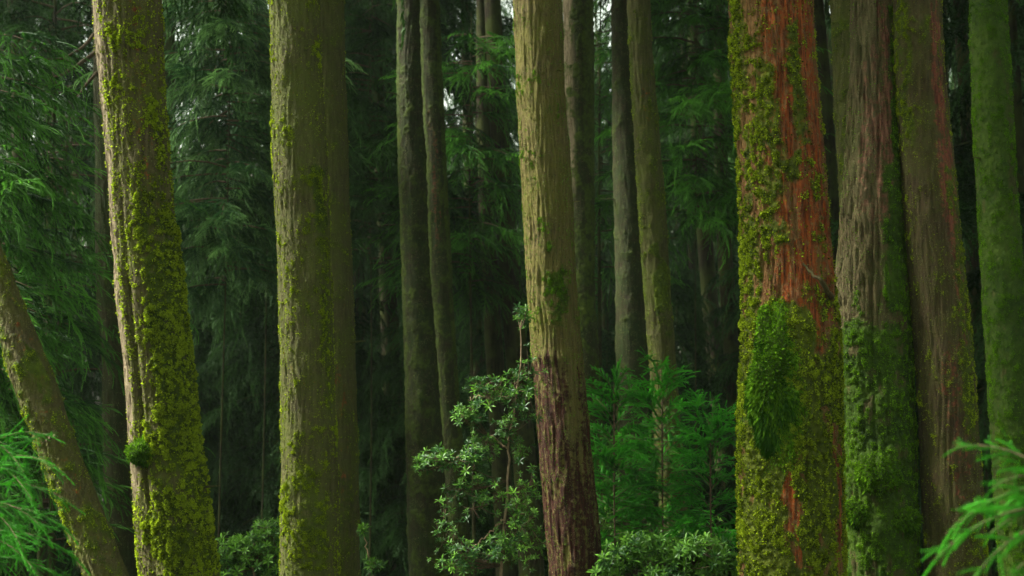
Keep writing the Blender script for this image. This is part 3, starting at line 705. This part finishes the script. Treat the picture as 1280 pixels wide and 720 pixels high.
towards = lambda mu, sd: (lambda r: r.normal(mu, sd))
young(-50, 13, 'green cedar with long drooping sprays reaching in from the left edge', 21, 40, 640, 60, 1.15, .7, .80, 8, 'mid', M_cedar, azf=towards(-.3, .7), rad=.05, start=.15)
young(75, 16.5, 'dark cedar sprays hanging behind the leaning trunk, left of the grey-edged trunk', 22, 170, 700, 60, 1.1, .8, .85, 8, 'mid', M_cedar, rad=.06)
young(280, 20, 'cedar sprays coloured mist-pale between the grey-edged and straight olive trunks', 23, -60, 360, 70, 1.4, 1.0, .95, 9, 'mid', M_cedar_mistlit, rad=.018, start=.02)
young(330, 26, 'hazy cedar behind the left side of the straight olive trunk, high up', 24, 20, 300, 34, 1.8, 1.4, 1.1, 8, 'far', M_cedar_shade, rad=.02)
young(462, 23, 'dark cedar with hanging sprays just left of the close pair', 25, -40, 330, 60, 1.5, 1.0, 1.0, 8, 'mid', M_cedar_shade, rad=.018, start=.02)
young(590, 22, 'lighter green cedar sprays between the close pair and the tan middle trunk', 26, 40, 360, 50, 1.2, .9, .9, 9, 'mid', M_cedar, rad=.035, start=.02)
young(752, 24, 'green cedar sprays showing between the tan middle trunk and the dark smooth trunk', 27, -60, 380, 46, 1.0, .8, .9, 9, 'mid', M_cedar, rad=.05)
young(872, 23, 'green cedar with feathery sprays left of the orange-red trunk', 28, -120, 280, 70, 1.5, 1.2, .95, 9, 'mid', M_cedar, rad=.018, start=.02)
young(1198, 27, 'faint misty cedar left of the moss-covered slender trunk', 29, 120, 400, 30, 1.3, 1.0, 1.0, 7, 'far', M_cedar_shade, rad=.06)
young(60, 24, 'dark leafy cedar crown with sky glints in the top left corner', 30, -140, 250, 50, 2.0, 1.6, 1.1, 3.2, 'far', M_cedar_shade, rad=.09)
def sprays(label, Yd, base_px, plumes, lod, mat, seed, thick, group=None, side=6, fan=.42, name='young_cedar'):
    """a sapling whose stem stands at base_px; plumes (px0, py0, px1, py1, dy0, dy1) arch out of it"""
    r = np.random.default_rng(seed); x = at(base_px, 500, Yd)[0][0]; gz = float(ground_z(x, Yd)); base = np.array([x, Yd, gz])
    root = empty(name, base, label, 'tree', group); Fs, Ps, Ss, Dt, br = [], [], [], [], []
    topz = max(at(p[0], p[1], Yd)[0][2] for p in plumes) + .12
    for (a0, b0, a1, b1, d0, d1) in plumes:
        p0, p1 = at(a0, b0, Yd + d0)[0], at(a1, b1, Yd + d1)[0]; L = np.linalg.norm(p1 - p0); tt = np.linspace(0, 1, 9)[:, None]
        c = p0*(1-tt) + p1*tt + np.array([0, 0, 1.0])*L*.22*4*tt*(1-tt)*.6
        st = np.array([x, Yd, p0[2] - .05]); br.append(tube(np.concatenate([st[None], c]) - base, .0045*np.linspace(1.2, .3, 10), 5))
        for k in range(8):
            Fs.append(c[k+1] - c[k]); Ps.append(c[k]); Ss.append(np.linalg.norm(c[k+1] - c[k])*1.9); Dt.append(.05*k)
        for q in range(side*2):
            t = .12 + .85*(q + r.uniform(0, .8))/(side*2); k = min(7, int(t*8)); pos = np.array([np.interp(t, tt[:, 0], c[:, e]) for e in range(3)])
            f = (c[k+1] - c[k]); f /= np.linalg.norm(f); lat = np.cross(f, [0, 0, 1]); lat /= np.linalg.norm(lat) + 1e-6
            lat = lat*.6 + np.array([0, 0, 1.0])*r.normal(0, .45); lat /= np.linalg.norm(lat)
            d = f*.8 + lat*(1 if q % 2 else -1)*.75 + np.array([0, 0, -.12]); ll = L*fan*(1.1 - .75*t)*r.uniform(.7, 1.2)
            Fs.append(d); Ps.append(pos); Ss.append(ll); Dt.append(r.normal(.1, .2))
            for w_ in range(4):                      # finer branchlets
                e = d/np.linalg.norm(d) + r.normal(0, .38, 3); Fs.append(e); Ps.append(pos + d/np.linalg.norm(d)*ll*(.15 + .2*w_)); Ss.append(ll*.48*r.uniform(.6, 1.1)); Dt.append(r.normal(.2, .2))
    Fs, Ps, Ss, Dt = np.array(Fs), np.array(Ps) - base, np.array(Ss), np.array(Dt)
    R = frames(Fs, r.normal(0, .4, len(Ss))); w = r.integers(0, 3, len(Ss))
    T3 = [sprig(1, .034, thick, thick*.15, cc, r, 3, side > 4) for cc in (.05, .12, .25)]
    fol = merge([place(T3[k], R[w == k], Ss[w == k], Ps[w == k], Dt[w == k]) for k in range(3)])
    ts = np.linspace(0, 1, 12); tv, tq = tube(np.stack([.01*np.sin(ts*6), 0*ts, -.05 + ts*(topz - gz + .05)], 1), .014*(1.05 - .85*ts), 8)
    mesh('trunk', tv, tq, M_twig, root); V, Qd = join(br); mesh('branch', V, Qd, M_twig, root)
    mesh('foliage', fol[0], fol[1], mat, root, smooth=False, attrs={'tint': fol[2]}); return root
sprays('fresh green cedar sapling in the bottom left corner', 7.0, -40,
  [(-30, 570, 70, 548, 0, -.2), (-35, 590, 82, 592, 0, -.3), (-35, 615, 92, 632, 0, -.1), (-40, 640, 60, 668, 0, -.4), (-40, 640, 88, 664, 0, .1), (-40, 670, 100, 700, .1, .1), (-40, 680, 50, 722, 0, -.4), (-40, 600, 40, 625, 0, -.6),
   (-40, 700, 100, 738, 0, .1), (-40, 560, 30, 590, 0, -.4), (-40, 650, 30, 690, 0, -.6)], 'near', M_cedar_bright, 61, .16, side=5, fan=.34)
sprays('out-of-focus bright green cedar spray in the bottom right corner', 4.2, 1345,
  [(1330, 640, 1168, 700, 0, -.1), (1330, 610, 1182, 668, 0, .1), (1325, 600, 1192, 560, 0, .15), (1330, 660, 1212, 730, 0, -.2), (1330, 640, 1236, 668, 0, 0), (1330, 690, 1250, 735, 0, -.1), (1330, 615, 1240, 610, 0, -.15)], 'near', M_cedar_bright, 62, .17, side=3, fan=.42)

def bush(label, cx, Yd, top, half, n, seed, mat=M_cedar_bright):
    r = np.random.default_rng(seed); pl_ = []
    for q in range(n):
        k = (q + r.uniform(0, .9))/n; side = 1 if q % 2 else -1; y0 = top + 35 + k*190; w = half*(.45 + .8*k)*r.uniform(.6, 1.1)
        pl_.append((cx, y0, cx + side*w, y0 - (42*(1-k)) + 14*k + r.uniform(-14, 20), 0, r.uniform(-.5, .5)))
    pl_.append((cx, top + 50, cx + 6, top, 0, 0))
    return sprays(label, Yd, cx, pl_, 'near', mat, seed, .21, side=6, fan=.50)
bush('bright young cedar bush beside the lower right edge of the tan middle trunk', 768, 13.6, 455, 62, 34, 71)
bush('bright young cedar bush in front of the foot of the slim speckled trunk', 828, 13.9, 452, 64, 36, 72)
bush('wide young cedar bush close to the left edge of the orange-red trunk', 888, 13.4, 500, 62, 32, 73)
bush('shaded small cedar bush low behind the other two young cedar bushes', 800, 14.8, 530, 75, 30, 74, M_cedar)

# ------------------------------------------------------------------ broad-leaved shrubs
def leaf_tmpl(w=.16):
    V = np.array([[0, 0, 0], [.3, w*.75, .03], [.3, 0, -.01], [.3, -w*.75, .03], [.65, w*.8, .02], [.65, 0, -.03], [.65, -w*.8, .02], [1, 0, -.12]])
    Tt = np.array([[0, 2, 1], [0, 3, 2], [1, 2, 5], [1, 5, 4], [2, 3, 6], [2, 6, 5], [4, 5, 7], [5, 6, 7]])
    return V, Tt, np.array([0, .2, .1, .2, .4, .3, .4, .5])
LEAF = leaf_tmpl()
def rosette(r, n=8):
    az = np.arange(n)*2.4 + r.uniform(0, 6); el = np.linspace(.9, -.15, n)[::-1] + r.normal(0, .15, n)
    d = np.stack([np.cos(az)*np.cos(el), np.sin(az)*np.cos(el), np.sin(el)], 1)
    return place(LEAF, frames(d, r.normal(0, .3, n)), r.uniform(.75, 1.1, n), d*.05, np.where(el > .6, .25, 0))
def shrub(label, Yd, stems, clusters, leaf, seed, mat=M_broad, group=None, name='leafy_shrub', rosn=9):
    """stems: lists of (px,py,dy); clusters: (px,py,rx,ry,n)"""
    r = np.random.default_rng(seed); ROS = [rosette(r, rosn) for _ in range(4)]
    P3 = [np.array([at(px, py, Yd + dy)[0] for px, py, dy in st]) for st in stems]
    gz = float(ground_z(P3[0][0][0], Yd)); base = np.array([P3[0][0][0], P3[0][0][1], gz]); P3[0] = np.concatenate([[base - [0, 0, .05]], P3[0]])
    root = empty(name, base, label, 'shrub', group); dense = []; sv = []
    for q, P in enumerate(P3):
        t = np.linspace(0, 1, len(P)); tt = np.linspace(0, 1, 24); D = np.stack([np.interp(tt, t, P[:, c]) for c in range(3)], 1)
        D[1:-1] += r.normal(0, .008, (22, 3)); dense.append(D); sv.append(tube(D, (.013 if q == 0 else .008)*(1.1 - .8*tt), 6))
    D = np.concatenate(dense); pts, dirs = [], []; tw = []
    for (px, py, rx, ry, n) in clusters:
        hub_c = at(px, py, Yd)[0]; j = np.argmin(np.linalg.norm(D - hub_c, axis=1) + (D[:, 2] > hub_c[2] + .05)*.3); c0 = D[j]
        n = int(n*3.3); nb = max(1, n // 7); hubs = []
        for _ in range(nb):
            h = at(px + r.uniform(-.55, .55)*rx, py + r.uniform(-.5, .6)*ry, Yd + r.uniform(-.25, .25)*rx/60)[0]; hubs.append(h)
            tt = np.linspace(0, 1, 7)[:, None]; pp = c0*(1-tt) + h*tt + np.array([0, 0, -.12])*np.linalg.norm(h - c0)*tt*(1-tt)*4*.4; tw.append(tube(pp, .005*(1.1 - .6*tt[:, 0]), 4))
        for _ in range(n):
            h = hubs[r.integers(0, nb)]; a, b = r.normal(0, .42, 2)
            e = at(px + a*rx, py + b*ry, Yd + r.normal(0, .35)*rx/60*.5)[0]
            e = h + (e - at(px, py, Yd)[0])*.75
            tt = np.linspace(0, 1, 5)[:, None]; pp = h*(1-tt) + e*tt + np.array([0, 0, -.04])*tt*(1-tt); tw.append(tube(pp, .003*(1.1 - .6*tt[:, 0]), 3))
            v = e - h; v = v/(np.linalg.norm(v) + 1e-6); v = v*.6 + np.array([0, -.25, .75]); pts.append(e); dirs.append(v)
    P, v = np.array(pts), np.array(dirs); v /= np.linalg.norm(v, axis=1)[:, None]; n = len(P)
    x = np.cross(v, r.normal(0, 1, (n, 3))); x /= np.linalg.norm(x, axis=1)[:, None]; R = np.stack([x, np.cross(v, x), v], -1)
    w = r.integers(0, 4, n); S = leaf*r.uniform(.5, 1.25, n); dt = r.normal(.05, .32, n)
    a, b, c = merge([place(ROS[k], R[w == k], S[w == k], P[w == k], dt[w == k]) for k in range(4) if (w == k).any()])
    V, Qd = join(sv); mesh('stem', V - base, Qd, M_stem, root); V, Qd = join(tw); mesh('twigs', V - base, Qd, M_twig, root)
    mesh('leaves', a - base, b, mat, root, smooth=False, attrs={'tint': c})
    return root

shrub('tall glossy-leaved shrub with a crooked pale stem left of the tan middle trunk', 11.5,
  [[(626, 720, 0), (630, 660, 0), (636, 600, .05), (634, 560, .05), (646, 500, 0), (652, 440, -.1), (652, 400, -.15)], [(634, 560, .05), (615, 545, 0), (580, 570, 0), (545, 585, -.05)],
   [(646, 500, 0), (625, 500, 0), (600, 495, 0), (585, 500, 0)], [(630, 650, 0), (606, 670, 0), (585, 690, 0)]],
  [(653, 402, 13, 18, 10), (650, 480, 22, 40, 26), (612, 487, 26, 22, 18), (588, 512, 24, 20, 16), (560, 578, 34, 16, 24), (600, 562, 30, 20, 26), (640, 545, 24, 26, 16), (585, 600, 26, 30, 10),
   (575, 700, 30, 20, 26), (620, 690, 30, 24, 14), (610, 620, 34, 30, 14), (655, 620, 22, 60, 14), (560, 660, 20, 40, 10), (640, 660, 30, 40, 14), (535, 583, 14, 10, 8)], .050, 51)
shrub('low leafy shrub between the grey-edged trunk and the straight olive trunk', 12.5,
  [[(318, 730, 0), (314, 690, 0), (325, 665, 0)], [(314, 700, 0), (290, 690, 0)]],
  [(328, 668, 24, 20, 26), (300, 690, 28, 20, 40), (335, 700, 25, 22, 30), (285, 712, 30, 14, 22)], .062, 52)
shrub('bright leafy shrub at the foot of the young cedar bush, left of the orange-red trunk', 11.8,
  [[(830, 740, 0), (825, 710, 0), (800, 690, 0)], [(826, 712, 0), (870, 690, 0), (895, 690, 0)]],
  [(800, 680, 26, 16, 34), (775, 700, 30, 16, 40), (840, 695, 28, 18, 40), (880, 685, 34, 16, 48), (900, 705, 26, 18, 34), (850, 715, 50, 12, 30), (770, 716, 25, 10, 24)], .066, 53)
shrub('small sprig of leaves low in the dark gap right of the twin brown trunk', 12.5,
  [[(470, 735, 0), (462, 700, 0), (455, 665, 0)]], [(453, 660, 5, 5, 3), (468, 706, 10, 8, 5)], .06, 54)
shrub('dim leafy shrub in shade behind the foot of the tan middle trunk', 14.5,
  [[(700, 740, 0), (690, 690, 0), (660, 660, 0)], [(690, 690, 0), (740, 640, 0)]],
  [(660, 660, 30, 60, 34), (745, 650, 26, 60, 34), (860, 670, 60, 26, 40)], .06, 55)

# ------------------------------------------------------------------ air, light, camera
hb = bpy.data.meshes.new('haze')
x0, x1, y0, y1, z0, z1 = -262, 262, -162, 332, float(Z.min()) - 1.2, 96
vs = [(x, y, z) for x in (x0, x1) for y in (y0, y1) for z in (z0, z1)]
hb.from_pydata(vs, [], [(0, 1, 3, 2), (4, 6, 7, 5), (0, 4, 5, 1), (2, 3, 7, 6), (0, 2, 6, 4), (1, 5, 7, 3)])
hz = bpy.data.objects.new('haze', hb); C.objects.link(hz); tag(hz, 'pale green-grey mist between the trees', kind='stuff', cat='haze')
m, nt, N, L = newmat('haze_air'); pv = N.new('ShaderNodeVolumePrincipled'); pv.inputs['Density'].default_value = .00024
pv.inputs['Color'].default_value = (.74, .95, .74, 1); pv.inputs['Anisotropy'].default_value = .2
o = N.new('ShaderNodeOutputMaterial'); L.new(pv.outputs[0], o.inputs['Volume']); hb.materials.append(m)

SUN_EL, SUN_SIDE = math.radians(46), 88       # from the left, raking across the trunks
w = bpy.data.worlds.new('World'); bpy.context.scene.world = w; w.use_nodes = True
nt = w.node_tree; bg = nt.nodes['Background']; sky = nt.nodes.new('ShaderNodeTexSky'); sky.sky_type = 'NISHITA'; sky.sun_disc = False
d_ = Vector((-math.cos(SUN_EL)*math.sin(math.radians(SUN_SIDE)), math.cos(SUN_EL)*math.cos(math.radians(SUN_SIDE)), math.sin(SUN_EL)))
sky.sun_elevation = SUN_EL; sky.sun_rotation = math.atan2(d_.x, d_.y); sky.air_density = 1.5; sky.dust_density = 4; sky.ozone_density = 1
hs = nt.nodes.new('ShaderNodeHueSaturation'); hs.inputs['Saturation'].default_value = .25; nt.links.new(sky.outputs[0], hs.inputs['Color'])
mu = nt.nodes.new('ShaderNodeMix'); mu.data_type = 'RGBA'; mu.blend_type = 'MULTIPLY'; mu.inputs[0].default_value = 1; mu.inputs[7].default_value = (.98, 1.04, .86, 1)
nt.links.new(hs.outputs[0], mu.inputs[6]); nt.links.new(mu.outputs[2], bg.inputs[0]); bg.inputs[1].default_value = .085
s = bpy.data.lights.new('Sun', 'SUN'); s.energy = 3.4; s.angle = math.radians(13); s.color = (1, .97, .88)
so_ = bpy.data.objects.new('sun', s); C.objects.link(so_); so_.rotation_euler = (-d_).to_track_quat('-Z', 'Y').to_euler()

cam = bpy.data.cameras.new('camera'); cam.lens = 50; cam.sensor_width = 36; cam.clip_end = 2000; cam.clip_start = .1
cam.dof.use_dof = True; cam.dof.focus_distance = 10.8; cam.dof.aperture_fstop = 2.5
co = bpy.data.objects.new('camera', cam); C.objects.link(co); co.location = tuple(CAM); co.rotation_euler = (math.pi/2 + PITCH, 0, 0)
sc = bpy.context.scene; sc.camera = co
sc.view_settings.view_transform = 'Standard'; sc.view_settings.look = 'None'; sc.view_settings.exposure = 2.45; sc.view_settings.gamma = 1
sc.render.engine = 'CYCLES'; cy = sc.cycles
cy.use_denoising = True
cy.max_bounces = 6; cy.diffuse_bounces = 3; cy.transmission_bounces = 4; cy.volume_bounces = 1; cy.transparent_max_bounces = 4
